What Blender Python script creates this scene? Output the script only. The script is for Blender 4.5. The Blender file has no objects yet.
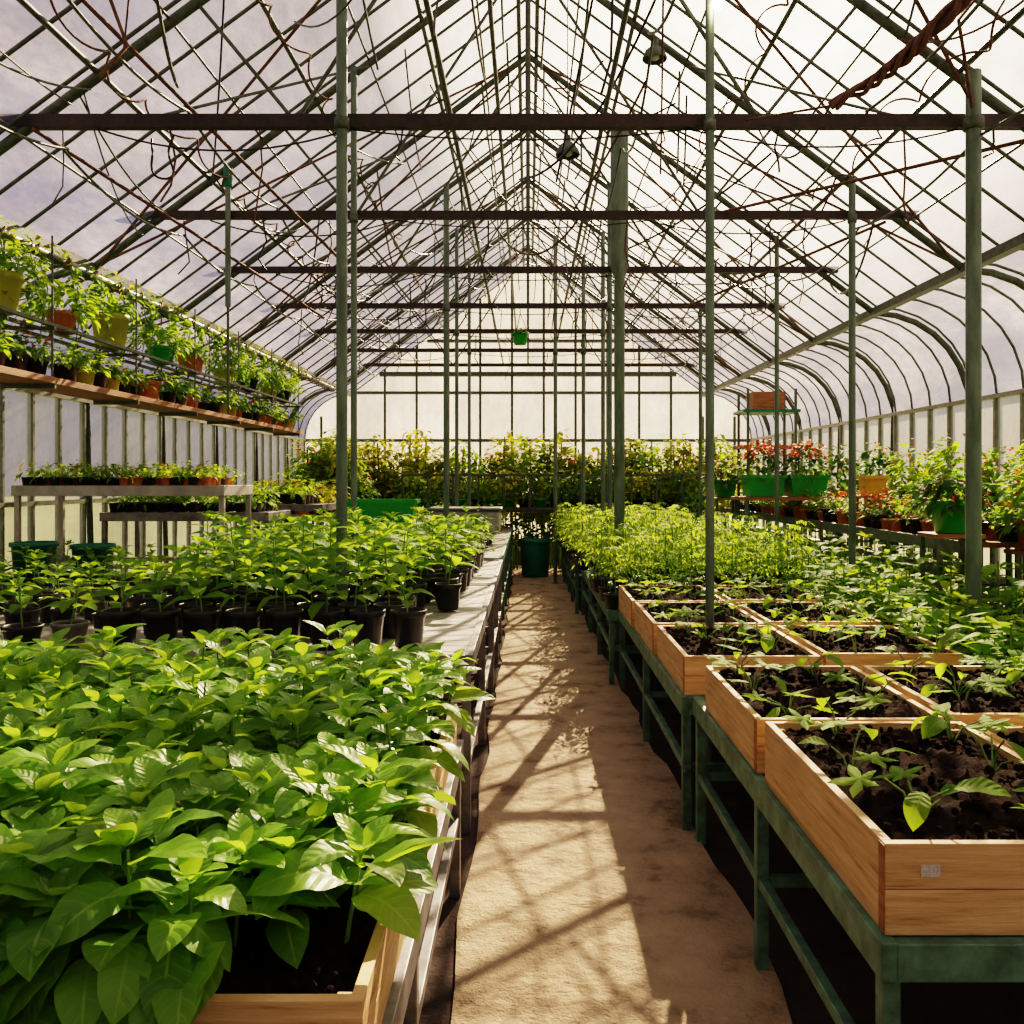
import bpy, math, random
import numpy as np
from mathutils import Vector
rng=np.random.default_rng(7); random.seed(7)
scene=bpy.context.scene
# ---------------------------------------------------------------- materials
def nt(name):
    m=bpy.data.materials.new(name); m.use_nodes=True
    t=m.node_tree; t.nodes.clear()
    o=t.nodes.new('ShaderNodeOutputMaterial'); return m,t,o
def lk(t,a,b): t.links.new(a,b)
def noise(t,co,scale,detail=4,rough=.6,stretch=None):
    if stretch:
        mp=t.nodes.new('ShaderNodeMapping'); mp.inputs['Scale'].default_value=stretch; lk(t,co,mp.inputs['Vector']); co=mp.outputs['Vector']
    n=t.nodes.new('ShaderNodeTexNoise'); n.inputs['Scale'].default_value=scale; n.inputs['Detail'].default_value=detail; n.inputs['Roughness'].default_value=rough
    lk(t,co,n.inputs['Vector']); return n.outputs['Fac']
def ramp(t,f,stops):
    r=t.nodes.new('ShaderNodeValToRGB'); e=r.color_ramp.elements
    while len(e)<len(stops): e.new(.5)
    for i,(p,c) in enumerate(stops):
        e[i].position=p; e[i].color=(*c,1) if len(c)==3 else c
    lk(t,f,r.inputs['Fac']); return r.outputs['Color']
def mat(name,c1,c2=None,rough=.6,metal=0,scale=8,stretch=None,bump=.2,lo=.35,hi=.65,c3=None,bscale=None,spec=.5,bdist=.02):
    m,t,o=nt(name); b=t.nodes.new('ShaderNodeBsdfPrincipled')
    tc=t.nodes.new('ShaderNodeTexCoord'); co=tc.outputs['Object']
    f=noise(t,co,scale,6,.65,stretch)
    st=[(lo,c1),(hi,c2 or tuple(x*.7 for x in c1))]
    if c3: st.append((min(1,hi+.12),c3))
    lk(t,ramp(t,f,st),b.inputs['Base Color'])
    b.inputs['Roughness'].default_value=rough; b.inputs['Metallic'].default_value=metal; b.inputs['Specular IOR Level'].default_value=spec
    if bump:
        bp=t.nodes.new('ShaderNodeBump'); bp.inputs['Strength'].default_value=bump; bp.inputs['Distance'].default_value=bdist
        lk(t,noise(t,co,bscale or scale*4,6,.7,stretch),bp.inputs['Height']); lk(t,bp.outputs['Normal'],b.inputs['Normal'])
    lk(t,b.outputs[0],o.inputs['Surface']); return m
def leafmat(name,dark,light,trans,tf=.45,rough=.5,veins=True,spec=.3):
    m,t,o=nt(name); b=t.nodes.new('ShaderNodeBsdfPrincipled'); tr=t.nodes.new('ShaderNodeBsdfTranslucent'); mx=t.nodes.new('ShaderNodeMixShader')
    at=t.nodes.new('ShaderNodeAttribute'); at.attribute_name='rnd'
    col=ramp(t,at.outputs['Fac'],[(0,dark),(1,light)])
    tcol=ramp(t,at.outputs['Fac'],[(0,tuple(x*.6 for x in trans)),(1,trans)])
    if veins:
        uv=t.nodes.new('ShaderNodeUVMap'); sp=t.nodes.new('ShaderNodeSeparateXYZ'); lk(t,uv.outputs[0],sp.inputs[0])
        def mth(op,a,bv,c=None):
            n=t.nodes.new('ShaderNodeMath'); n.operation=op
            for i,x in enumerate((a,bv,c)):
                if x is None: continue
                if isinstance(x,(int,float)): n.inputs[i].default_value=x
                else: lk(t,x,n.inputs[i])
            return n.outputs[0]
        av=mth('ABSOLUTE',mth('MULTIPLY_ADD',sp.outputs[1],2.,-1.),0)
        rib=mth('LESS_THAN',av,.06)
        s=mth('FRACT',mth('SUBTRACT',mth('MULTIPLY',sp.outputs[0],7.),mth('MULTIPLY',av,1.4)),0)
        sv=mth('LESS_THAN',s,.13)
        v=mth('MAXIMUM',rib,mth('MULTIPLY',sv,.5))
        mc=t.nodes.new('ShaderNodeMixRGB'); mc.inputs[2].default_value=(min(1,light[0]*1.7),min(1,light[1]*1.35),light[2]*1.8,1)
        lk(t,mth('MULTIPLY',v,.5),mc.inputs[0]); lk(t,col,mc.inputs[1]); col=mc.outputs[0]
        hh=mth('ABSOLUTE',mth('SUBTRACT',s,.5),0)
        bp=t.nodes.new('ShaderNodeBump'); bp.inputs['Strength'].default_value=.45; bp.inputs['Distance'].default_value=.005; bp.invert=True
        lk(t,mth('MAXIMUM',hh,mth('MULTIPLY',rib,.8)),bp.inputs['Height']); lk(t,bp.outputs['Normal'],b.inputs['Normal'])
    lk(t,col,b.inputs['Base Color']); lk(t,tcol,tr.inputs['Color'])
    b.inputs['Roughness'].default_value=rough; b.inputs['Specular IOR Level'].default_value=spec; mx.inputs[0].default_value=tf
    lk(t,b.outputs[0],mx.inputs[1]); lk(t,tr.outputs[0],mx.inputs[2]); lk(t,mx.outputs[0],o.inputs['Surface']); return m
def glassmat(name,tcol,dcol,lo,hi,scale,stretch,dk=.55):
    m,t,o=nt(name)
    tp=t.nodes.new('ShaderNodeBsdfTransparent'); tp.inputs[0].default_value=(*tcol,1)
    tl=t.nodes.new('ShaderNodeBsdfTranslucent')
    df=t.nodes.new('ShaderNodeBsdfPrincipled'); df.inputs['Roughness'].default_value=.2
    tc=t.nodes.new('ShaderNodeTexCoord'); co=tc.outputs['Object']
    f=noise(t,co,scale,8,.75,stretch)
    c=ramp(t,f,[(.35,dcol),(.62,tuple(x*dk for x in dcol))])
    lk(t,c,tl.inputs[0]); lk(t,c,df.inputs['Base Color'])
    m1=t.nodes.new('ShaderNodeMixShader'); m1.inputs[0].default_value=.22; lk(t,tl.outputs[0],m1.inputs[1]); lk(t,df.outputs[0],m1.inputs[2])
    m2=t.nodes.new('ShaderNodeMixShader')
    r=ramp(t,noise(t,co,scale*.6,8,.8,stretch),[(.38,(lo,)*3),(.62,(hi,)*3)])
    lk(t,r,m2.inputs[0]); lk(t,tp.outputs[0],m2.inputs[1]); lk(t,m1.outputs[0],m2.inputs[2]); lk(t,m2.outputs[0],o.inputs['Surface']); return m
M={}
M['steel']=mat('painted_steel',(.14,.17,.13),(.07,.085,.06),.5,.3,20,bump=.1)
M['post']=mat('green_grey_post',(.19,.26,.19),(.10,.14,.10),.45,.3,14,(1,1,.3),bump=.1)
M['tie']=mat('rusty_tie',(.04,.036,.036),(.08,.055,.045),.55,.4,12,bump=.2)
M['alu']=mat('aluminium_bar',(.30,.31,.26),(.18,.20,.16),.4,.5,14,bump=.05)
M['wood']=mat('planter_wood',(.78,.52,.26),(.54,.33,.14),.65,0,4,(1,1,14),bump=.3,lo=.3,hi=.60,c3=(.22,.11,.045))
M['woodend']=mat('aged_wood',(.46,.20,.07),(.25,.10,.035),.6,0,6,(1,.2,8),bump=.25)
M['soil']=mat('potting_soil',(.028,.015,.009),(.012,.007,.004),.95,0,30,bump=.8,bscale=70,c3=(.06,.03,.016),spec=.08)
M['path']=mat('concrete_path',(.72,.55,.37),(.55,.41,.27),.85,0,3.4,bump=1.,lo=.32,hi=.54,c3=(.27,.19,.125),bscale=20,bdist=.05,spec=.25)
M['earth']=mat('dark_earth',(.09,.066,.056),(.045,.034,.03),.95,0,3,bump=.7,bscale=40,spec=.2)
M['black']=mat('black_plastic',(.014,.014,.015),(.022,.022,.023),.4,0,10,bump=.05)
M['greenmetal']=mat('green_bench_steel',(.15,.31,.21),(.07,.13,.085),.5,.2,12,bump=.15)
M['galv']=mat('galvanised',(.30,.29,.29),(.13,.125,.12),.5,.5,9,bump=.1)
M['whitebench']=mat('pale_bench_top',(.52,.49,.44),(.32,.30,.27),.5,.1,6,bump=.1)
M['greenpl']=mat('green_plastic',(.02,.42,.05),(.015,.30,.04),.35,0,5,bump=.03)
M['olive']=mat('olive_pot',(.55,.52,.07),(.40,.40,.06),.5,0,6,bump=.05)
M['teal']=mat('teal_plastic',(.01,.22,.11),(.008,.13,.07),.4,0,5,bump=.03)
M['terra']=mat('terracotta',(.66,.22,.07),(.46,.14,.045),.7,0,10,bump=.15)
M['yellow']=mat('yellow_plastic',(.85,.5,.03),(.7,.38,.03),.4,0,5,bump=0)
M['grey']=mat('grey_plastic',(.2,.2,.2),(.12,.12,.12),.5,0,6,bump=.05)
M['rope']=mat('brown_rope',(.24,.12,.07),(.10,.05,.035),.8,0,30,bump=.6)
M['paper']=mat('paper_label',(.65,.65,.6),(.35,.35,.32),.7,0,160,bump=0)
M['stem']=mat('green_stem',(.18,.32,.06),(.1,.2,.04),.5,0,20,bump=0)
M['basil']=leafmat('basil_leaf',(.045,.17,.015),(.24,.47,.05),(.52,.80,.06),.46,.38,spec=.4)
M['leafA']=leafmat('seedling_leaf',(.05,.17,.018),(.20,.42,.035),(.52,.80,.05),.5,.6,spec=.15)
M['fern']=leafmat('ferny_leaf',(.07,.19,.012),(.27,.45,.03),(.62,.86,.05),.54,.6,False,.15)
M['bush']=leafmat('bush_leaf',(.14,.25,.012),(.48,.48,.03),(.88,.85,.05),.52,.6,False,.15)
M['dkleaf']=leafmat('dark_leaf',(.025,.09,.015),(.11,.25,.03),(.28,.52,.05),.4,.6,False,.2)
M['flower']=leafmat('flower_petal',(.6,.02,.015),(.95,.22,.04),(.95,.14,.04),.4,.6,False,.2)
M['roof']=glassmat('roof_glazing',(.93,.91,.99),(.74,.70,.80),.18,.64,2.1,(1,.35,1),.40)
M['wallg']=glassmat('wall_glazing',(.94,.92,.88),(.80,.76,.69),.38,.7,1.5,(1,1,.4),.65)
M['backg']=glassmat('back_glazing',(.90,.86,.86),(.60,.56,.55),.45,.8,1.2,(1,1,.5),.6)
m,t,o=nt('bulb_glow'); e=t.nodes.new('ShaderNodeEmission'); e.inputs[0].default_value=(1,.8,.5,1); e.inputs[1].default_value=90; lk(t,e.outputs[0],o.inputs[0]); M['bulb']=m
M['grass']=mat('outside_grass',(.20,.24,.10),(.13,.16,.07),.9,0,.5,bump=.3)
# ---------------------------------------------------------------- mesh builder
class MB:
    def __init__(s): s.V=[];s.F=[];s.n=0;s.mats=[];s.uv=[];s.rd=[]
    def mi(s,k):
        if k not in s.mats: s.mats.append(k)
        return s.mats.index(k)
    def add(s,V,F,k,smooth=True,uv=None,rnd=None):
        V=np.asarray(V,float).reshape(-1,3); F=np.asarray(F,int)
        s.V.append(V); s.F.append((F+s.n,s.mi(k),smooth))
        s.uv.append(np.zeros((len(V),2)) if uv is None else uv); s.rd.append(np.zeros(len(V)) if rnd is None else rnd); s.n+=len(V)
    def box(s,x0,x1,y0,y1,z0,z1,k):
        V=[(x,y,z) for x in (x0,x1) for y in (y0,y1) for z in (z0,z1)]
        s.add(V,[(0,1,3,2),(4,6,7,5),(0,4,5,1),(2,3,7,6),(0,2,6,4),(1,5,7,3)],k,False)
    def tube(s,pts,r,k,n=8,cap=True):
        P=np.asarray(pts,float); m=len(P); r=np.broadcast_to(np.asarray(r,float),(m,))
        T=np.gradient(P,axis=0); T/=np.linalg.norm(T,axis=1)[:,None]+1e-9
        ref=np.array([0,0,1.]) if abs(T[:,2]).mean()<.8 else np.array([1.,0,0])
        A=np.cross(T,ref); A/=np.linalg.norm(A,axis=1)[:,None]+1e-9; B=np.cross(T,A)
        a=np.linspace(0,2*math.pi,n,endpoint=False)
        V=P[:,None]+r[:,None,None]*(np.cos(a)[None,:,None]*A[:,None]+np.sin(a)[None,:,None]*B[:,None])
        F=[(i*n+j,i*n+(j+1)%n,(i+1)*n+(j+1)%n,(i+1)*n+j) for i in range(m-1) for j in range(n)]
        s.add(V,F,k)
        if cap:
            s.add(V[0],[tuple(range(n))],k,False); s.add(V[-1],[tuple(range(n))],k,False)
    def lathe(s,prof,c,k,n=20,sx=1,sy=1,rot=0):
        a=np.linspace(0,2*math.pi,n,endpoint=False)+rot; pr=np.array(prof)
        V=np.stack([c[0]+sx*pr[:,0,None]*np.cos(a),c[1]+sy*pr[:,0,None]*np.sin(a),c[2]+np.repeat(pr[:,1,None],n,1)],-1)
        F=[(i*n+j,i*n+(j+1)%n,(i+1)*n+(j+1)%n,(i+1)*n+j) for i in range(len(pr)-1) for j in range(n)]
        s.add(V,F,k,n>6)
    def obj(s,name,bevel=0,parent=None):
        me=bpy.data.meshes.new(name); V=np.concatenate(s.V); me.vertices.add(len(V)); me.vertices.foreach_set('co',V.ravel())
        lv=[];ls=[];mi=[];sm=[];c=0
        for F,k,smooth in s.F:
            w=F.shape[1]; lv.append(F.ravel()); ls.append(c+np.arange(len(F))*w); c+=F.size
            mi.append(np.full(len(F),k)); sm.append(np.full(len(F),smooth))
        lv=np.concatenate(lv); ls=np.concatenate(ls); me.loops.add(len(lv)); me.loops.foreach_set('vertex_index',lv.astype(np.int32))
        me.polygons.add(len(ls)); me.polygons.foreach_set('loop_start',ls.astype(np.int32))
        me.polygons.foreach_set('material_index',np.concatenate(mi).astype(np.int32)); me.polygons.foreach_set('use_smooth',np.concatenate(sm))
        uv=me.uv_layers.new(name='UVMap'); U=np.concatenate(s.uv)[lv]; uv.data.foreach_set('uv',U.ravel().astype(np.float32))
        at=me.attributes.new('rnd','FLOAT','POINT'); at.data.foreach_set('value',np.concatenate(s.rd).astype(np.float32))
        for k in s.mats: me.materials.append(M[k])
        me.update(calc_edges=True)
        ob=bpy.data.objects.new(name,me); scene.collection.objects.link(ob)
        if bevel:
            b=ob.modifiers.new('bevel','BEVEL'); b.width=bevel; b.segments=2; b.limit_method='ANGLE'
        if parent: ob.parent=parent
        return ob
# ---------------------------------------------------------------- leaves
def tmpl(n,m,w,droop,cup,ruf=0,a=.85,b=.95):
    t=np.linspace(0,1,n+1); ang=droop*(t-.12); ds=1/n
    x=np.concatenate([[0],np.cumsum(np.cos(ang[1:]))*ds]); z=-np.concatenate([[0],np.cumsum(np.sin(ang[1:]))*ds])
    pk=a/(a+b); wd=w*(t**a*(1-t)**b)/(pk**a*(1-pk)**b); v=np.linspace(-1,1,m+1)
    X=np.repeat(x[:,None],m+1,1)+0.08; Y=wd[:,None]*v[None]; Z=z[:,None]+cup*np.abs(Y)*(1-.4*np.abs(v)[None])+ruf*np.sin(t*15)[:,None]*np.abs(v)[None]*wd[:,None]*2.
    V=np.stack([X,Y,Z],-1).reshape(-1,3)
    F=np.array([(i*(m+1)+j,(i+1)*(m+1)+j,(i+1)*(m+1)+j+1,i*(m+1)+j+1) for i in range(n) for j in range(m)])
    uv=np.stack([np.repeat(t[:,None],m+1,1),np.repeat((v[None]+1)/2,n+1,0)],-1).reshape(-1,2)
    return V,F,uv
def lobed():
    n=30; th=np.linspace(-math.pi,math.pi,n,endpoint=False)
    r=.5*(.62+.30*np.cos(5*th)+.06*np.cos(15*th))*(1+.25*np.cos(th)); 
    V=[(.45,0,.03)]; V+=[(.45+r[i]*math.cos(th[i])*1.1,r[i]*math.sin(th[i])*1.25,-.25*r[i]**2+.04*math.cos(5*th[i])) for i in range(n)]
    F=[(0,i+1,(i+1)%n+1) for i in range(n)]
    V=np.array(V); uv=np.stack([np.clip(V[:,0],0,1),np.clip(V[:,1]+.5,0,1)],-1)
    return V,np.array(F),uv
T={'b1':tmpl(10,4,.26,.9,.35,.035,.75,.85),'b2':tmpl(10,4,.28,1.35,.28,.05,.75,.85),'b3':tmpl(10,4,.24,.5,.5,.03,.75,.9),
   'l1':tmpl(8,4,.20,1.0,.35,.05),'l2':tmpl(8,4,.23,1.4,.3,.05),'s':tmpl(3,2,.26,.7,.35,0,.6,.8),'n':tmpl(3,2,.13,.9,.3),'lob':lobed(),'strap':tmpl(8,2,.06,2.0,.3)}
class Fol:
    def __init__(s): s.d={}
    def leaf(s,key,p,yaw,pitch,sc,k,rnd=None,roll=0):
        s.d.setdefault((key,k),[]).append((*p,yaw,pitch,roll,sc,random.random() if rnd is None else rnd))
    def flush(s,mb):
        for (key,k),L in s.d.items():
            A=np.array(L); V,F,uv=T[key]; N=len(A); cy,sy=np.cos(A[:,3]),np.sin(A[:,3]); cp,sp=np.cos(A[:,4]),np.sin(A[:,4]); cr,sr=np.cos(A[:,5]),np.sin(A[:,5])
            Z0=np.zeros(N)
            Rx=np.stack([np.stack([Z0+1,Z0,Z0],-1),np.stack([Z0,cr,-sr],-1),np.stack([Z0,sr,cr],-1)],1)
            Ry=np.stack([np.stack([cp,Z0,-sp],-1),np.stack([Z0,Z0+1,Z0],-1),np.stack([sp,Z0,cp],-1)],1)
            Rz=np.stack([np.stack([cy,-sy,Z0],-1),np.stack([sy,cy,Z0],-1),np.stack([Z0,Z0,Z0+1],-1)],1)
            R=Rz@Ry@Rx
            W=np.einsum('nij,vj->nvi',R,V)*A[:,6,None,None]+A[:,None,:3]
            FF=(F[None]+(np.arange(N)*len(V))[:,None,None]).reshape(-1,F.shape[1])
            mb.add(W.reshape(-1,3),FF,k,True,np.tile(uv,(N,1)),np.repeat(A[:,7],len(V)))
        s.d={}
U=random.uniform
def basil(mb,f,x,y,z,h,L,keys=('b1','b2','b3'),k='basil',nodes=5):
    lx,ly=U(-.04,.04),U(-.04,.04); y0=U(0,6.28)
    mb.tube([(x,y,z-.01),(x+lx*.5,y+ly*.5,z+h*.5),(x+lx,y+ly,z+h)],[.005,.004,.003],'stem',5,False)
    for i in range(nodes):
        q=(i+1)/nodes; p=(x+lx*q,y+ly*q,z+h*(.25+.75*q)); ln=L*(1.05-.42*q**2)
        for s in (0,1):
            f.leaf(random.choice(keys),p,y0+i*1.571+s*math.pi+U(-.35,.35),U(-.05,.35)+q*.5,ln*U(.8,1.15),k,min(1,max(0,.2+.5*q+U(-.3,.3))),U(-.4,.4))
    for s in range(3): f.leaf(keys[0],p,y0+s*2.1+U(-.3,.3),U(.8,1.2),L*.45,k,U(.7,1))
def compound(mb,f,x,y,z,h,k='fern',n=8,rl=.16,ls=.05):
    mb.tube([(x,y,z),(x,y,z+h)],.004,'stem',4,False)
    for i in range(n):
        q=(i+1)/n; yw=i*2.4+U(-.3,.3); pt=U(.2,.9); L=rl*(1.1-.5*q)*U(.8,1.2)
        for j in range(6):
            s=(j+1)/6; px=x+math.cos(yw)*L*s*math.cos(pt); py=y+math.sin(yw)*L*s*math.cos(pt); pz=z+h*(.3+.7*q)+L*(s*math.sin(pt)-.5*s*s)
            for sd in ((-1,1) if j<5 else (0,)): f.leaf('n' if ls<.06 else 's',(px,py,pz),yw+sd*1.0,U(-.3,.2),ls*U(.8,1.3)*(1.3 if ls<.06 else 1),k)
def mound(f,x,y,z,rx,ry,rz,n,ls,k='fern',keys=('s',)):
    for _ in range(n):
        a=U(0,6.28); ph=math.acos(U(-.25,1)); r=U(.55,1)
        f.leaf(random.choice(keys),(x+rx*r*math.sin(ph)*math.cos(a),y+ry*r*math.sin(ph)*math.sin(a),z+rz*r*math.cos(ph)),a+U(-.7,.7),U(-.5,.7),ls*U(.6,1.3),k)
def pot(mb,x,y,z,r,h,k='black',n=18,soil=True):
    mb.lathe([(0,0),(r*.72,0),(r*.76,.005),(r*.94,h*.82),(r*1.0,h*.82),(r*1.03,h*.99),(r*.97,h),(r*.93,h*.97),(r*.90,h*.84)],(x,y,z),k,n)
    if soil: mb.lathe([(r*.91,h*.86),(r*.6,h*.9),(r*.3,h*.87),(0,h*.91)],(x,y,z),'soil',n)
# ---------------------------------------------------------------- shell
RZ=5.7; EX=3.3; EZ=3.25; WX=4.2; WZ=2.35; Y0=-3.0; Y1=17.0; H=3.6
def rz(x): return RZ-abs(x)*(RZ-EZ)/EX
def sect(side):
    P=[(0,RZ),(side*EX*.5,rz(EX*.5)),(side*EX,EZ)]
    for a in np.linspace(0,math.pi/2,8)[1:]: P.append((side*(EX+(WX-EX)*math.sin(a)),WZ+(EZ-WZ)*math.cos(a)))
    return P
mb=MB()
for sd in (-1,1):
    P=sect(sd)
    V=[(x,y,z+.02) for x,z in P for y in (Y0,Y1)]
    mb.add(V,[(2*i,2*i+1,2*i+3,2*i+2) for i in range(len(P)-1)],'roof',True)
mb.obj('ceiling')
for sd,nm in ((-1,'wall_left'),(1,'wall_right')):
    mb=MB(); mb.add([(sd*WX,Y0,.45),(sd*WX,Y1,.45),(sd*WX,Y1,WZ+.02),(sd*WX,Y0,WZ+.02)],[(0,1,2,3)],'wallg',False); mb.box(sd*WX-.05,sd*WX+.05,Y0,Y1,-.02,.45,'grey')
    for y in np.arange(Y0,Y1+.01,.4424): mb.box(sd*WX-.03,sd*WX+.02,y-.014,y+.014,.45,WZ,'alu')
    for z in (.47,1.4,WZ): mb.box(sd*WX-.04,sd*WX+.03,Y0,Y1,z-.02,z+.02,'alu')
    mb.obj(nm)
for yy,nm in ((Y1,'wall_back'),(Y0,'wall_front')):
    mb=MB(); P=[(x,z) for x,z in sect(1)]; L=[(x,z) for x,z in sect(-1)]
    poly=[(WX,.45)]+P[::-1]+L[1:]+[(-WX,.45)]
    mb.add([(x,yy,z) for x,z in poly],[tuple(range(len(poly)))],'backg',False)
    mb.box(-WX,WX,yy-.05,yy+.05,-.02,.45,'grey')
    for x in np.arange(-3.9,3.95,.6):
        top=rz(x) if abs(x)<EX else 2.8
        mb.box(x-.022,x+.022,yy-.03,yy+.02,.45,top,'steel')
    for z in (.47,1.5,WZ,EZ): mb.box(-WX if z<2.5 else -EX,WX if z<2.5 else EX,yy-.035,yy+.02,z-.025,z+.025,'steel')
    mb.box(-2.8,2.8,yy-.05,yy+.02,H-.04,H+.04,'steel'); mb.box(-1.9,1.9,yy-.05,yy+.02,4.2,4.25,'steel')
    mb.obj(nm)
mb=MB(); mb.box(-WX,WX,Y0,Y1,-.06,0,'earth'); mb.obj('floor')
mb=MB(); mb.box(-60,60,-40,90,-.3,-.08,'grass'); mb.obj('outside_ground')
def re(y): return .80-.0195*(y-2.6)
mb=MB(); ys=np.linspace(Y0+.1,Y1-.3,90); V=[];
for y in ys:
    a=-.24+.012*math.sin(y*5.1)+U(-.008,.008); b=re(y)+.02*math.sin(y*4.3)+U(-.015,.015)
    V+=[(a,y,.001),(a,y,.015),(b,y,.015),(b,y,.001)]
F=[(4*i+j,4*i+j+1,4*i+j+5,4*i+j+4) for i in range(89) for j in range(3)]
mb.add(V,F,'path',False); mb.obj('concrete_path')
# roof bars
mb=MB()
for y in np.arange(Y0,Y1+.01,.4424):
    for sd in (-1,1):
        P=sect(sd); mb.tube([(x,y,z-.02) for x,z in P],.012,'steel',5,False)
for x in (.4,.8,1.2,1.6,2.0,2.4,2.85):
    for sd in (-1,1): mb.tube([(sd*x,Y0,rz(x)-.045),(sd*x,Y1,rz(x)-.045)],.018 if x in(.8,1.6,2.4) else .009,'steel',6)
for dx in (-.08,.08): mb.tube([(dx,Y0,RZ-.08),(dx,Y1,RZ-.08)],.02,'steel',6)
mb.obj('roof_glazing_bars')
mb=MB()
for sd in (-1,1): 
    mb.box(sd*EX-.04,sd*EX+.04,Y0,Y1,EZ-.09,EZ-.02,'steel')
mb.obj('eave_beam')
FR=[5.03+1.77*i for i in range(-4,7)]
for i,y in enumerate(FR):
    mb=MB(); xt=(RZ-H)*EX/(RZ-EZ)
    mb.box(-xt-.12,xt+.12,y-.03,y+.03,H-(.036 if i==4 else .028),H+(.036 if i==4 else .028),'tie')
    for sd in (-1,1):
        P=sect(sd); mb.tube([(x,y,z-.06) for x,z in P]+[(sd*(WX-.06),y,0)],.030,'steel',8)
        mb.tube([(0,y,RZ-.1),(sd*1.3,y,H)],.012,'steel',6); mb.tube([(sd*1.3,y,H),(sd*1.85,y,rz(1.85)-.06)],.012,'steel',6)
    mb.tube([(0,y,H),(0,y,RZ-.08)],.018,'steel',6)
    mb.obj('roof_truss')
mb=MB()
for i in range(len(FR)-1):
    a,b=FR[i],FR[i+1]
    for sd in (-1,1):
        if i%2==0: mb.tube([(sd*.1,a,RZ-.14),(sd*EX*.98,b,EZ-.02)],.011,'rope',5)
        else: mb.tube([(sd*EX*.98,a,EZ-.02),(sd*.1,b,RZ-.14)],.011,'rope',5)
        mb.tube([(sd*2.2,a,H),(sd*1.2,b,rz(1.2)-.08)],.010,'steel',5)
mb.obj('roof_brace_rods')
# cables
mb=MB()
def sag(a,b,s,r,k,n=14):
    a=np.array(a,float); b=np.array(b,float); t=np.linspace(0,1,n)[:,None]; P=a+(b-a)*t; P[:,2]-=(4*s*t*(1-t))[:,0]; mb.tube(P,r,k,5,False)
for (x,z,s) in ((-.35,4.6,.12),(-.16,4.9,.2),(.12,4.7,.1),(.35,4.45,.15),(-.55,4.2,.1),(1.9,3.66,.1),(-1.9,3.66,.12),(2.5,3.5,.1),(-2.6,3.45,.15),(.7,4.1,.25)):
    for i in range(2,len(FR)-1): sag((x,FR[i],z),(x+U(-.03,.03),FR[i+1],z),s*U(.4,1),.009,'steel')
for x,z in ((-.22,4.35),(.45,3.75),(-.45,3.72)): mb.tube([(x,-2.5,z),(x,16.5,z)],.015,'steel',6)
for i in range(3,10):
    y=FR[i]; sag((-2.4,y,3.56),(-1,y,3.56),.12,.006,'black'); sag((.9,y,3.56),(2.4,y,3.56),.10,.006,'black'); sag((-1,y,3.56),(.9,y,3.56),.06,.005,'black')
    for x in (-2.6,-2.,-1.5,-.7,-.3,.3,.75,1.4,2.1,2.6): 
        L=U(.08,.6); mb.tube([(x,y,3.56),(x+U(-.03,.03),y+.02,3.56-L*.4),(x+U(-.05,.05),y+.03,3.56-L*.75),(x+U(-.06,.06),y,3.56-L)],U(.004,.008),random.choice(('steel','rope','black')),5)
def loop(x,y,z,r,w):
    a=np.linspace(.5,math.pi*2-.9,24); mb.tube(np.stack([x+w*r*np.sin(a)+.02*np.sin(3*a),y+.03*np.cos(2*a),z-r+r*np.cos(a)],-1),.007,'black',5,False)
loop(-2.05,5.05,3.56,.13,.5); loop(1.75,6.8,3.58,.22,.4); loop(-1.05,8.6,3.56,.25,.35); loop(2.2,8.6,3.58,.2,.4); loop(-1.9,8.6,3.56,.16,.5); loop(.6,10.3,3.56,.25,.3)
for _ in range(70):
    x=U(-2.7,2.7); i=random.randint(3,8); x2=max(-2.9,min(2.9,x+U(-1.0,1.0))); sag((x,FR[i],min(rz(x)-.1,3.6+U(0,1.6))),(x2,FR[i+1],min(rz(x2)-.1,3.6+U(0,1.6))),U(.02,.3),U(.005,.010),random.choice(('rope','black','steel','steel')))
for (a,b) in (((-2.2,4.3,rz(2.2)-.1),(-1.45,6.9,3.3)),((-2.75,5,3.55),(-1.95,8.6,3.15)),((2.9,4.6,3.42),(1.45,6.8,3.62)),((2.7,6.8,3.55),(1.5,8.6,3.25)),((1.25,4.0,4.6),(2.45,4.95,3.66))): mb.tube([a,b],.012,'rope',6)
for sd,x in ((-1,1.5),(1,1.5),(-1,2.25),(1,2.25)):
    s=np.linspace(0,1,220); yy=4+9*s; xx=sd*x+.05*np.cos(s*90)+.05*np.sin(s*31); zz=rz(x)-.17+.05*np.sin(s*90)-.06*np.abs(np.sin(s*17)); mb.tube(np.stack([xx,yy,zz],-1),.007,'rope',4,False)
mb.obj('overhead_cables')
# posts
def post(x,y,r,top=None):
    mb=MB(); z=(rz(x) if top is None else top)-.05; mb.tube([(x,y,0),(x,y,z)],r,'post',12)
    mb.lathe([(r*2.2,0),(r*2.2,.015),(r*1.1,.03)],(x,y,.0),'post',12)
    mb.lathe([(r*1.02,-.03),(r*1.35,-.03),(r*1.35,.03),(r*1.02,.03)],(x,y,H-.05),'steel',12); mb.obj('support_post')
for p in ((-1.02,4.93,.031),(1.0,4.95,.025),(2.44,4.93,.041),(2.42,6.72,.026),(-1.3,6.72,.024),(-.93,10.25,.034),(.93,10.25,.028),(1.0,12.0,.028),
          (-.95,12,.025),(-.9,13.8,.025),(.85,13.8,.03),(.42,13.8,.03),(2.35,8.5,.022),(2.3,12.,.025)): post(*p)
mb=MB(); mb.tube([(.86,8.47,0),(.86,8.47,3.5),(.86,8.47,3.6),(.86,8.47,rz(.86)-.05)],[.048,.052,.085,.085],'post',16); mb.lathe([(.12,0),(.12,.015),(.055,.03)],(.86,8.47,0),'post',16); mb.obj('support_post')
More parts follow.
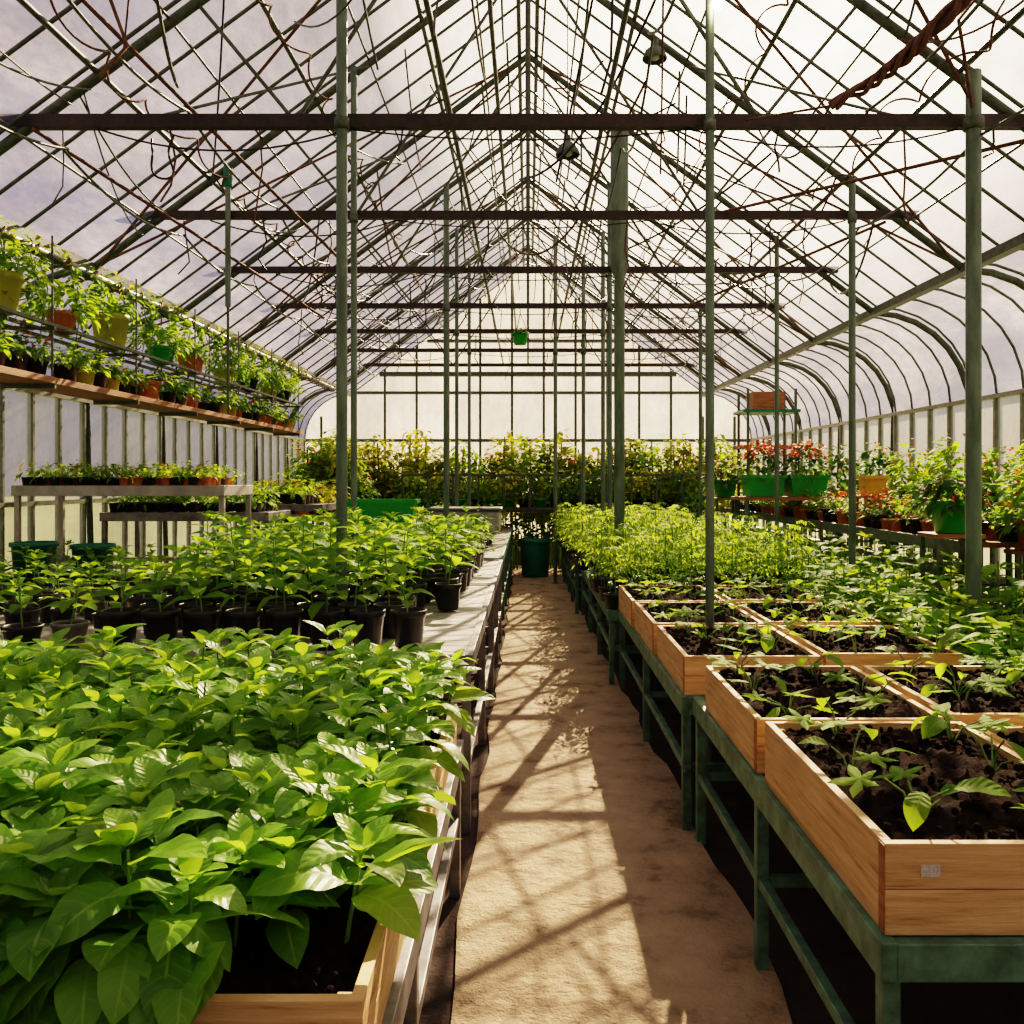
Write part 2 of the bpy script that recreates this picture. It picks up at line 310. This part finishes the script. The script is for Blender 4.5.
mb=MB(); mb.tube([(-2.25,6.75,2.1),(-2.25,6.75,2.9)],.01,'steel'); mb.tube([(-2.25,6.75,2.9),(-2.25,6.75,3.85)],.022,'post'); mb.tube([(-2.25,6.75,3.8),(-2.25,6.75,rz(2.25)-.08)],.035,'teal'); mb.obj('hanging_water_pipe')
# ---------------------------------------------------------------- benches
def bench(name,x0,x1,y0,y1,h,top,leg,slat=.14,low=.28,step=1.15):
    mb=MB(); n=max(1,int((y1-y0)/slat)); d=(y1-y0)/n
    for i in range(n): mb.box(x0+.02,x1-.02,y0+i*d+.004,y0+(i+1)*d-.004,h-.025,h,top)
    for x in (x0,x1-.035): mb.box(x,x+.035,y0,y1,h-.07,h+.012,leg)
    for y in (y0,y1-.035): mb.box(x0+.035,x1-.035,y,y+.035,h-.07,h+.01,leg)
    m=max(1,round((y1-y0)/step))
    for i in range(m+1):
        y=y0+.02+(y1-y0-.08)*i/m
        for x in (x0+.01,x1-.05): mb.box(x,x+.04,y,y+.04,0,h-.07,leg)
        mb.box(x0+.05,x1-.05,y,y+.03,low,low+.035,leg)
    for x in (x0+.015,x1-.045): mb.box(x,x+.03,y0,y1,low,low+.035,leg)
    return mb.obj(name,.003)
def seed(mb,f,x,y,z,s=1.):
    yw=U(0,6.28)
    for i in range(random.choice((4,5,6))):
        a=yw+i*1.3+U(-.3,.3); L=U(.04,.09)*s; pz=z+U(.04,.12)*s
        px,py=x+math.cos(a)*L,y+math.sin(a)*L
        mb.tube([(x,y,z-.01),(x+.4*(px-x),y+.4*(py-y),z+.7*(pz-z)),(px,py,pz)],.0028,'stem',5,False)
        f.leaf(random.choice(('lob','lob','b1','l2')),(px,py,pz),a+U(-.4,.4),U(-.35,.5),U(.075,.125)*s,'leafA',U(.3,1),U(-.4,.4))
def wbox(x0,x1,y0,y1,z,h,plants=None,label=False,soilz=.8):
    e=bpy.data.objects.new('wooden_planter_box',None); scene.collection.objects.link(e)
    mb=MB(); t=.022; hh=h/2
    for q in range(2):
        a=z+q*hh+.001; b=z+(q+1)*hh-.001
        mb.box(x0,x0+t,y0+t,y1-t,a,b,'wood'); mb.box(x1-t,x1,y0+t,y1-t,a,b,'wood'); mb.box(x0,x1,y0,y0+t,a,b,'wood'); mb.box(x0,x1,y1-t,y1,a,b,'wood')
    mb.box(x0+t,x1-t,y0+t,y1-t,z+.002,z+.02,'wood')
    for x in (x0+t,x1-t-.03):
        for y in (y0+t,y1-t-.03): mb.box(x,x+.03,y,y+.03,z+.02,z+h-.015,'wood')
    mb.box(x0-.003,x0,y0+.0,y0+.03,z+.004,z+h-.004,'woodend')
    mb.obj('box_boards',.003,e)
    if label:
        mb=MB(); mb.box(x0+.075,x0+.115,y0-.002,y0,z+.125,z+.15,'paper'); mb.obj('label',0,e)
    mb=MB(); nx=max(8,int((x1-x0)/.018)); ny=max(8,int((y1-y0)/.018)); xs=np.linspace(x0+t,x1-t,nx+1); ys=np.linspace(y0+t,y1-t,ny+1)
    Z=z+h*soilz+rng.normal(0,.006,(nx+1,ny+1)); 
    for _ in range(22):
        cx,cy,r=U(x0+.06,x1-.06),U(y0+.06,y1-.06),U(.03,.09); Z+=U(-.012,.034)*np.exp(-(((xs-cx)[:,None])**2+((ys-cy)[None])**2)/r**2)
    V=np.stack([np.repeat(xs[:,None],ny+1,1),np.repeat(ys[None],nx+1,0),Z],-1)
    F=[(i*(ny+1)+j,(i+1)*(ny+1)+j,(i+1)*(ny+1)+j+1,i*(ny+1)+j+1) for i in range(nx) for j in range(ny)]
    mb.add(V,F,'soil',True)
    for _ in range(200):
        r=U(.004,.015); mb.lathe([(0,-r),(r*.9,-r*.5),(r,.1*r),(r*.7,r*.7),(0,r)],(U(x0+.04,x1-.04),U(y0+.04,y1-.04),z+h*soilz+.012),'soil',6,U(.7,1.3),U(.7,1.3))
    mb.obj('soil',0,e)
    if plants:
        mb=MB(); f=Fol()
        for (x,y) in plants: seed(mb,f,x,y,z+h*soilz)
        f.flush(mb); mb.obj('seedlings',0,e)
    return e
# left front basil bench
bench('potting_bench',-2.4,-.25,.75,3.5,.58,'galv','galv')
cols=[(-.84,-.27,1.47,2.42),(-.84,-.27,2.47,3.42),(-1.45,-.88,.85,2.1),(-1.45,-.88,2.15,3.42),(-2.1,-1.49,.85,2.1),(-2.1,-1.49,2.15,3.42)]
for (a,b,c,d) in cols: wbox(a,b,c,d,.595,.155,soilz=.82)
mb=MB(); f=Fol(); 
for (a,b,c,d) in cols:
    nx=max(2,round((b-a)/.125)); ny=round((d-c)/.135)
    for i in range(nx):
        for j in range(ny):
            x=a+(i+.5)*(b-a)/nx+U(-.03,.03); y=c+(j+.5)*(d-c)/ny+U(-.03,.03)
            if y<1.60 and x>-.45: continue
            big= y<2.25
            basil(mb,f,x,y,.73,U(.14,.23) if big else U(.18,.28),U(.17,.22) if big else U(.16,.20),('b1','b2','b3') if big else ('b1','l1','l2','b3'))
for x in np.arange(-.82,-.5,.05):
    for q in range(3): f.leaf(random.choice(('b1','b2')),(x+U(-.03,.03),1.50+U(-.01,.03),.77+.035*q),-1.57+U(-.7,.7),U(-.45,.25),U(.14,.18),'basil',U(.1,.8),U(-.3,.3))
f.flush(mb); mb.obj('basil_plants')
# left second bench
bench('seedling_bench',-4.05,-.25,4.05,6.85,.80,'whitebench','galv')
bench('seedling_bench',-2.3,-.25,6.9,8.9,.80,'whitebench','galv')
for i in range(8):
    x=-1.93+.195*i; mb=MB(); f=Fol(); pot(mb,x,4.26,.812,.084,.175); basil(mb,f,x,4.26,.95,U(.15,.25),U(.14,.17),('l1','l2','b1'),'leafA',4); f.flush(mb); mb.obj('potted_seedling')
mb=MB(); f=Fol()
for j in range(14):
    y=4.58+j*.30
    for i in range(-1 if j>3 else 0,8):
        x=-1.90+.20*i+U(-.03,.03)
        if x>-.62 and j<3: continue
        pot(mb,x,y,.812,.082,.16,n=14)
        if j<9: basil(mb,f,x,y,.94,U(.22,.42),U(.15,.20),('l1','l2','b1'),'leafA',5)
        else: compound(mb,f,x,y,.94,U(.2,.35),'leafA',8,.16,.06)
f.flush(mb); mb.obj('potted_seedlings')
mb=MB(); f=Fol()
for j in range(7):
    for i in range(8):
        x=-3.85+.24*i+U(-.03,.03); y=4.3+j*.36+U(-.05,.05)
        if x>-2.15: continue
        pot(mb,x,y,.812,.06+U(0,.03),.10+U(0,.04),n=12,k=random.choice(('black','black','grey')))
        basil(mb,f,x,y,.9,U(.10,.24),U(.11,.15),('l1','b1','l2'),'leafA',4)
f.flush(mb); mb.obj('small_potted_seedlings')
bench('long_bench',-2.3,-.26,9.1,15.2,.80,'galv','greenmetal')
mb=MB(); f=Fol()
for j in range(16):
    for i in range(7):
        x=-2.1+i*.26+U(-.04,.04); y=9.3+j*.36
        pot(mb,x,y,.812,.09,.13,n=10); mound(f,x,y,1.0,.15,.15,U(.12,.3),34,.09,random.choice(('leafA','fern','fern','dkleaf')),('s','n'))
f.flush(mb); mb.obj('potted_herbs')
def table_plants(name,x0,x1,y0,y1,z,step,k,kk,fl=.15):
    mb=MB(); f=Fol()
    for x in np.arange(x0,x1,step):
        for y in np.arange(y0,y1,step):
            pot(mb,x,y,z,step*.38,step*.6,n=8,k=random.choice(k)); mound(f,x+U(-.02,.02),y,z+step*.7,step*.5,step*.5,U(.5,1.4)*step,18,step*.6,kk,('s','n'))
            if random.random()<fl: mound(f,x,y,z+step*1.3,.04,.04,.05,6,.05,'flower')
    f.flush(mb); mb.obj(name)
bench('display_table',-4.05,-2.38,7.05,7.8,1.545,'whitebench','whitebench',low=.9,step=.7)
table_plants('tray_seedlings',-3.98,-2.45,7.15,7.75,1.557,.11,('black','black','terra'),'fern',.10)
bench('display_table',-4.05,-2.45,8.5,9.3,1.28,'whitebench','galv',low=.6)
table_plants('tray_seedlings',-3.95,-2.55,8.6,9.2,1.292,.15,('black',),'leafA',.1)
bench('display_table',-3.4,-2.42,10.6,11.6,1.30,'whitebench','galv',low=.7)
table_plants('tray_seedlings',-3.3,-2.5,10.7,11.5,1.312,.20,('black',),'fern',.2)
bench('display_table',-3.5,-2.6,12.4,14.0,1.1,'whitebench','galv',low=.5)
table_plants('tray_seedlings',-3.4,-2.7,12.6,13.9,1.112,.26,('black','terra'),'bush',.4)
def bucket(x,y,z,s=1):
    mb=MB(); mb.lathe([(0,0),(.13*s,0),(.15*s,.30*s),(.165*s,.30*s),(.165*s,.33*s),(.14*s,.33*s),(.13*s,.05)],(x,y,z),'teal',24); mb.obj('green_bucket')
bucket(-3.62,6.6,.815,1.); bucket(-3.2,6.62,.815,.95)
# left shelves
mb=MB(); mb.box(-3.28,-2.94,4.3,11.8,2.20,2.24,'woodend'); 
for y in np.arange(4.4,11.8,1.2):
    for x in (-3.26,-2.96): mb.tube([(x,y,2.2),(x,y,3.12)],.007,'steel',5)
    mb.box(-3.28,-2.94,y-.01,y+.01,2.17,2.2,'steel'); mb.box(-3.28,-2.94,y-.012,y+.012,2.535,2.555,'steel')
for x in (-3.27,-3.11,-2.96): mb.box(x-.015,x+.015,4.3,11.8,2.555,2.575,'steel')
mb.obj('hanging_shelf')
mb=MB(); f=Fol()
for (y,r,h,k,p) in ((5.25,.15,.23,'olive','fern'),(6.0,.1,.14,'terra','fern'),(6.7,.135,.25,'olive','strap'),(7.6,.1,.15,'greenpl','fern'),(8.3,.12,.17,'terra','strap'),(9.2,.11,.16,'olive','fern'),(10,.11,.15,'black','strap'),(10.8,.1,.15,'olive','fern'),(11.4,.1,.15,'black','fern')):
    x=-3.11; pot(mb,x,y,2.576,r,h,k)
    if p=='fern': mound(f,x,y,2.6+h,.24,.24,.2,230,.09,'fern',('s','n'))
    else: mound(f,x,y,2.6+h,.12,.12,.12,40,.1,'leafA',('s',))
    for _ in range(26 if p=='strap' else 12): f.leaf('strap',(x,y,2.58+h),U(0,6.28),U(.3,1.2),U(.22,.4),'leafA')
f.flush(mb); mb.obj('shelf_potted_ferns')
mb=MB(); f=Fol()
for i,y in enumerate(np.arange(4.5,11.7,.24)):
    x=-3.1+U(-.05,.05); r=U(.07,.10); k=random.choice(('black','terra','black','black','olive'))
    if 7.2<y<7.45: r,k=.13,'terra'
    pot(mb,x,y,2.241,r,r*1.3,k,14); mound(f,x,y,2.25+r*1.4,r*1.8,r*1.6,U(.08,.17),95,.08,random.choice(('fern','leafA','dkleaf','fern')),('s','n'))
    if random.random()<.2: mound(f,x,y,2.3+r*1.7,.08,.08,.08,12,.05,'flower')
f.flush(mb); mb.obj('shelf_potted_herbs')
mb=MB(); mb.tube([(-3.13,3.0,3.2-.14),(-3.13,14.5,3.06)],.035,'steel',8)
tt=np.linspace(0,1,500); mb.tube(np.stack([-3.13+.05*np.cos(tt*190),3+tt*11.5,3.06+.05*np.sin(tt*190)],-1),.008,'rope',4)
for y in np.arange(3.2,14.4,.59): mb.tube([(-3.13,y,3.05),(-3.25,y,3.15)],.012,'steel',5)
mb.obj('roped_gutter_pipe')
mb=MB(); f=Fol()
for y in np.arange(4.4,12,.4):
    for s in range(3):
        yy=y+U(-.12,.12); L=U(.1,.6); 
        mb.tube([(-3.05,yy,3.03),(-3.03,yy+.03,3.03-L*.5),(-3.05,yy,3.03-L)],.004,'stem',4,False)
        for q in np.arange(0,1,.07): f.leaf('s',(-3.04,yy,3.03-L*q),U(0,6.28),U(-.9,.3),.07,'dkleaf' if s else 'fern')
for _ in range(1000): f.leaf('s',(-3.13+U(-.07,.07),U(3.4,12.5),3.06+U(-.06,.09)),U(0,6.28),U(-.5,.8),U(.03,.07),random.choice(('dkleaf','bush')))
f.flush(mb); mb.obj('trailing_vines')
# ---------------------------------------------------------------- right side
bench('steel_bench',.73,2.02,1.86,4.0,.63,'greenmetal','greenmetal')
bench('steel_bench',.69,2.02,4.05,6.9,.61,'greenmetal','greenmetal')
bench('steel_bench',.62,2.25,6.95,10.6,.58,'greenmetal','greenmetal')
bench('steel_bench',.55,2.25,10.65,14.8,.58,'greenmetal','greenmetal')
def pl(x0,x1,y0,y1,n): 
    return [(x0+(x1-x0)*((i%2)*.5+.25)+U(-.06,.06),y0+(y1-y0)*((i//2+.5)/((n+1)//2))+U(-.06,.06)) for i in range(n)]
for i,(y0,y1) in enumerate(((1.89,2.85),(2.93,3.78),(4.08,4.95),(5.02,5.9),(5.96,6.85))):
    z=.642 if i<2 else .622; x0=(.75,.745,.71,.70,.69)[i]
    wbox(x0,x0+.62,y0,y1,z,.195 if i==0 else .18,pl(x0,x0+.62,y0,y1,6),label=(i==0),soilz=.88)
    wbox(x0+.66,2.0,y0+.06,y1,z,.18,pl(x0+.66,2.0,y0,y1,6),soilz=.88)
mb=MB(); f=Fol()
for y in np.arange(7.05,14.7,.22):
    for x in np.arange(re(y)-.04,2.25,.19):
        if random.random()<.4: pot(mb,x,y,.592,.085,.12,n=8)
        compound(mb,f,x+U(-.04,.04),y+U(-.05,.05),.68,U(.3,.58),'fern',9,U(.18,.27),.05)
f.flush(mb); mb.obj('ferny_seedlings')
bench('low_bench',2.08,2.82,2.9,6.85,.66,'greenmetal','greenmetal')
bench('low_bench',2.86,4.0,2.9,5.6,.66,'greenmetal','greenmetal')
bench('low_bench',2.3,2.82,7.0,9.5,.66,'greenmetal','greenmetal')
mb=MB(); f=Fol()
for y in np.arange(3.0,9.5,.19):
    for x in np.arange(2.12,4.0,.18):
        if y>6.8 and (x<2.35): continue
        if x>2.85 and y>5.55: continue
        if random.random()<.3: pot(mb,x,y,.672,.075,.11,n=8)
        h=U(.14,.30)+(.12 if x>2.5 else 0)
        mb.tube([(x,y,.70),(x,y,.74+h)],.005,'stem',4,False)
        for i in range(13): 
            a=i*2.4; q=(i+1)/13; f.leaf(random.choice(('lob','l1','b1')),(x+.05*math.cos(a),y+.05*math.sin(a),.72+h*q),a+U(-.4,.4),U(-.2,.5),U(.1,.18),'leafA' if random.random()<.4 else 'fern')
f.flush(mb); mb.obj('leafy_vegetable_plants')
mb=MB()
mb.box(2.85,3.35,5.9,13.2,1.155,1.19,'woodend'); mb.box(2.83,2.86,5.9,13.2,1.12,1.2,'steel'); mb.box(2.9,3.35,5.9,13.2,.90,.92,'steel')
for y in np.arange(5.95,13.2,1.2):
    for x in (2.87,3.3): mb.box(x,x+.035,y,y+.035,0,1.155,'greenmetal')
mb.obj('pot_shelf')
mb=MB(); f=Fol()
for y in np.arange(6.0,13.1,.2):
    for x in (2.97,3.2):
        r=U(.06,.1); pot(mb,x,y,1.191,r,r*1.3,random.choice(('black','terra','black','terra')),12); mound(f,x,y,1.2+r*1.5,r*1.3,r*1.3,U(.08,.26),34,.075,random.choice(('fern','dkleaf','leafA')),('s','n'))
        if random.random()<.4: mound(f,x,y,1.3+r*1.5,.08,.08,.1,14,.05,'flower')
f.flush(mb); mb.obj('shelf_potted_plants')
def bigpot(name,x,y,z,r,h,k,fk,hh,fl=0,ls=.1):
    mb=MB(); f=Fol(); pot(mb,x,y,z,r,h,k,24); mound(f,x,y,z+h,r*1.5,r*1.5,hh,260,ls,fk,('s','n','l1'))
    if fl: mound(f,x,y,z+h+hh*.35,r*1.4,r*1.4,hh*.8,fl,.05,'flower')
    f.flush(mb); mb.obj(name)
def stand(x,y,z,w=.3,k='steel'):
    mb=MB(); mb.box(x-w/2,x+w/2,y-w/2,y+w/2,z-.025,z,'woodend')
    for a in (-1,1):
        for b in (-1,1): mb.box(x+a*w*.42-.013,x+a*w*.42+.013,y+b*w*.42-.013,y+b*w*.42+.013,0,z-.025,k)
    mb.obj('plant_stand')
stand(2.70,5.75,1.26); bigpot('potted_flowers',2.70,5.75,1.262,.125,.2,'greenpl','dkleaf',.2,30)
stand(3.25,5.72,1.15); bigpot('potted_flowers',3.25,5.72,1.152,.14,.2,'terra','leafA',.35,50,.13)
stand(2.45,11.2,1.38); bigpot('potted_flowers',2.45,11.2,1.382,.15,.22,'greenpl','dkleaf',.25,110)
for (y,k,fk,hh) in ((6.3,'black','fern',.4),(6.9,'black','leafA',.35),(7.6,'terra','leafA',.5),(8.4,'black','fern',.45),(9.3,'black','dkleaf',.5),(10.4,'terra','dkleaf',.5)):
    stand(3.62,y,1.3); bigpot('potted_shrub',3.62,y,1.302,.15,.2,k,fk,hh,36,.13)
for x in (2.58,3.05):
    e=MB(); f=Fol(); y=9.9; z=1.42
    e.lathe([(0,0),(.26,0),(.30,.2),(.33,.2),(.33,.235),(.30,.235),(.28,.15),(0,.15)],(x,y,z),'greenpl',4,.95,.8,math.pi/4); mound(f,x,y,z+.2,.24,.2,.12,120,.08,'fern',('s','n')); mound(f,x,y,z+.46,.24,.18,.18,150,.07,'flower'); mound(f,x,y,z+.32,.26,.2,.30,260,.08,'dkleaf')
    f.flush(e); e.obj('green_planter_tray')
mb=MB(); mb.box(2.3,3.35,9.6,10.2,1.38,1.415,'woodend')
for x in (2.33,3.3):
    for y in (9.63,10.15): mb.box(x,x+.03,y,y+.03,0,1.38,'greenmetal')
mb.obj('planter_table')
mb=MB(); 
for x in (2.75,3.35):
    for y in (11.3,11.8): mb.box(x,x+.03,y,y+.03,0,2.75,'steel')
for z,k in ((2.45,'teal'),(2.0,'woodend'),(1.6,'woodend')): mb.box(2.7,3.42,11.28,11.85,z,z+.04,k)
mb.box(2.85,3.25,11.4,11.7,2.49,2.72,'woodend'); mb.obj('storage_rack')
mb=MB(); mb.lathe([(0,0),(.12,0),(.13,.15),(.15,.15),(.15,.18),(.13,.18),(.11,.02),(0,.02)],(3.1,8.1,1.46),'yellow',4,1,1,math.pi/4); mb.box(2.98,3.22,7.98,8.22,1.44,1.46,'woodend')
for a in (2.99,3.19):
    for b in (7.99,8.19): mb.box(a,a+.02,b,b+.02,1.19,1.44,'woodend')
mb.obj('yellow_planter')
# ---------------------------------------------------------------- back
mb=MB()
for z in (1.1,1.66): mb.box(-2.1,3.0,15.0,15.04,z,z+.04,'steel')
mb.box(-2.1,3.0,15.04,15.5,1.06,1.1,'steel')
for x in np.arange(-2.1,3.01,.425): mb.box(x-.015,x+.015,15.0,15.04,0 if round((x+2.1)/.425)%3==0 else 1.1,1.68,'steel')
mb.obj('back_railing_bench')
mb=MB(); f=Fol()
for x in np.arange(-1.95,2.95,.27): pot(mb,x,15.27,1.1,.11,.18,random.choice(('black','greenpl','black')),12); mound(f,x,15.27,1.35,.24,.2,U(.3,.65),120,.12,random.choice(('fern','bush','dkleaf')),('s','n'))
for x in np.arange(-1.95,2.95,.2): mound(f,x,15.6,.55,.2,.12,.5,110,.14,random.choice(('dkleaf','fern')),('s','l1'))
f.flush(mb); mb.obj('back_potted_plants')
mb=MB(); f=Fol()
for i in range(120):
    x=-3.6+7.2*(i%60)/59+U(-.08,.08); y=U(15.9,16.55); hh=U(1.3,2.4); mb.tube([(x,y,0),(x+U(-.1,.1),y,hh)],.015,'stem',5,False)
    kk=random.choice(('bush','fern','bush','fern'))
    mound(f,x,y,hh*.72,.28,.22,hh*.36,190,.17,kk,('s','n','l1'))
    if random.random()<.22: mound(f,x,y-.1,hh*.9,.25,.15,.3,18,.11,random.choice(('flower','flower','bush')))
for i in range(30):
    sd=random.choice((-1,-1,1)); x=sd*U(2.7,3.7); y=U(14.3,15.5) if sd<0 else U(13.3,15.5); hh=U(1.3,2.3)
    mb.tube([(x,y,0),(x,y,hh)],.015,'stem',5,False); mound(f,x,y,hh*.75,.32,.35,hh*.35,190,.15,random.choice(('bush','fern','leafA')),('s','n','l1'))
    if random.random()<.5: mound(f,x,y-.1,hh*.95,.25,.25,.3,20,.09,'flower')
f.flush(mb); mb.obj('background_shrubs')
mb=MB(); mb.lathe([(0,0),(.20,0),(.22,.05),(.24,.5),(.23,.54),(.25,.56),(.25,.62),(.23,.62),(.21,.1),(0,.1)],(.12,14.8,.015),'teal',28); mb.obj('green_barrel')
mb=MB(); mb.lathe([(0,0),(.52,0),(.58,.2),(.62,.2),(.62,.24),(.58,.24),(.55,.15),(0,.15)],(0,0,0),'greenpl',4,.9,.35,math.pi/4)
ob=mb.obj('green_planter_trough'); ob.location=(-1.48,8.95,1.17)
mb=MB(); mb.box(-1.9,-1.05,8.78,9.12,1.13,1.17,'galv')
for x in (-1.88,-1.1):
    for y in (8.8,9.07): mb.box(x,x+.03,y,y+.03,0,1.13,'galv')
mb.obj('trough_stand')
mb=MB(); mb.box(-1.2,-.35,11,11.5,.95,1.22,'whitebench'); mb.box(-1.23,-.32,10.97,11.53,1.22,1.26,'grey'); mb.obj('pale_storage_tub',.02)
def hang(name,x,y,z,ztop,r,k,fl=None):
    mb=MB(); f=Fol(); pot(mb,x,y,z,r,r*1.5,k,18)
    for a in (0,2.1,4.2): mb.tube([(x+r*math.cos(a),y+r*math.sin(a),z+r*1.5),(x,y,z+r*4)],.004,'steel',4)
    mb.tube([(x,y,z+r*4),(x,y,ztop)],.005,'steel',4)
    if fl: mound(f,x,y,z+r*1.4,r*1.1,r*1.1,r*.9,50,.06,fl); f.flush(mb)
    mb.obj(name)
hang('hanging_pot',-.09,10.32,3.15,3.6,.09,'greenpl','dkleaf')
def lamp(x,y,z):
    mb=MB(); mb.lathe([(.09,0),(.095,.01),(.07,.07),(.03,.10),(.025,.15),(0,.16)],(x,y,z),'steel',18); mb.lathe([(.0,-.01),(.035,.01),(.04,.04),(.02,.08)],(x,y,z),'paper',12); mb.tube([(x,y,z+.15),(x,y,rz(x)-.05)],.005,'black',5); mb.obj('pendant_lamp')
lamp(.95,6.75,4.75); lamp(.3,6.8,4.05)
mb=MB(); mb.lathe([(0,-.05),(.02,-.045),(.03,-.02),(.028,.01),(.016,.04),(.014,.05)],(1.03,4.88,4.2),'bulb',16); mb.lathe([(.016,.04),(.02,.045),(.02,.09),(0,.1)],(1.03,4.88,4.2),'black',12); mb.tube([(1.03,4.88,4.29),(1.03,4.88,rz(1.03)-.04)],.004,'black',5); mb.obj('hanging_light_bulb')
mb=MB(); s=np.linspace(0,1,60)
for ph in (0,2.1,4.2,1.,3.3):
    r=.022+.016*np.sin(s*9+ph); x=2.10-.62*s; y=3.85+.55*s; z=3.89-.46*s-.06*np.sin(s*3.14)
    mb.tube(np.stack([x+r*np.cos(s*14+ph),y+r*np.sin(s*14+ph)*.5,z+r*np.sin(s*14+ph)],-1),.015*(1-.5*s)+.003,'rope',6)
mb.tube([(1.48,4.4,3.43),(1.2,4.95,3.58)],.007,'rope',5); mb.tube([(2.08,3.9,3.86),(2.2,4.6,3.95),(2.44,4.93,3.6)],.01,'rope',5); mb.obj('twisted_rope_bundle')
# ---------------------------------------------------------------- light
S=Vector((.42,1.7,1.0)).normalized()
su=bpy.data.lights.new('sun','SUN'); su.energy=30; su.angle=.006; su.color=(1,.75,.46); so=bpy.data.objects.new('sun',su); so.rotation_euler=S.to_track_quat('Z','Y').to_euler(); so.location=(4,20,12); scene.collection.objects.link(so)
w=bpy.data.worlds.new('sky'); scene.world=w; w.use_nodes=True; t=w.node_tree; t.nodes.clear()
o=t.nodes.new('ShaderNodeOutputWorld'); bg=t.nodes.new('ShaderNodeBackground'); tc=t.nodes.new('ShaderNodeTexCoord')
d=t.nodes.new('ShaderNodeVectorMath'); d.operation='DOT_PRODUCT'; d.inputs[1].default_value=S; lk(t,tc.outputs['Generated'],d.inputs[0])
r=ramp(t,d.outputs['Value'],[(.0,(.42,.40,.58)),(.78,(.56,.52,.68)),(.93,(1.1,.98,.92)),(1.0,(14,11.5,7.5))])
lk(t,r,bg.inputs[0]); bg.inputs[1].default_value=.8; lk(t,bg.outputs[0],o.inputs[0])
c=bpy.data.cameras.new('camera'); c.lens=900/1024*36; c.sensor_width=36; c.shift_x=-16/1024; c.shift_y=-32/1024; c.clip_start=.02
co=bpy.data.objects.new('camera',c); co.location=(0,0,1.6); co.rotation_euler=(math.pi/2,0,0); scene.collection.objects.link(co); scene.camera=co
try:
    scene.view_settings.view_transform='Filmic'; scene.view_settings.look='High Contrast'; scene.view_settings.exposure=-.5
except Exception as ex: print(ex)
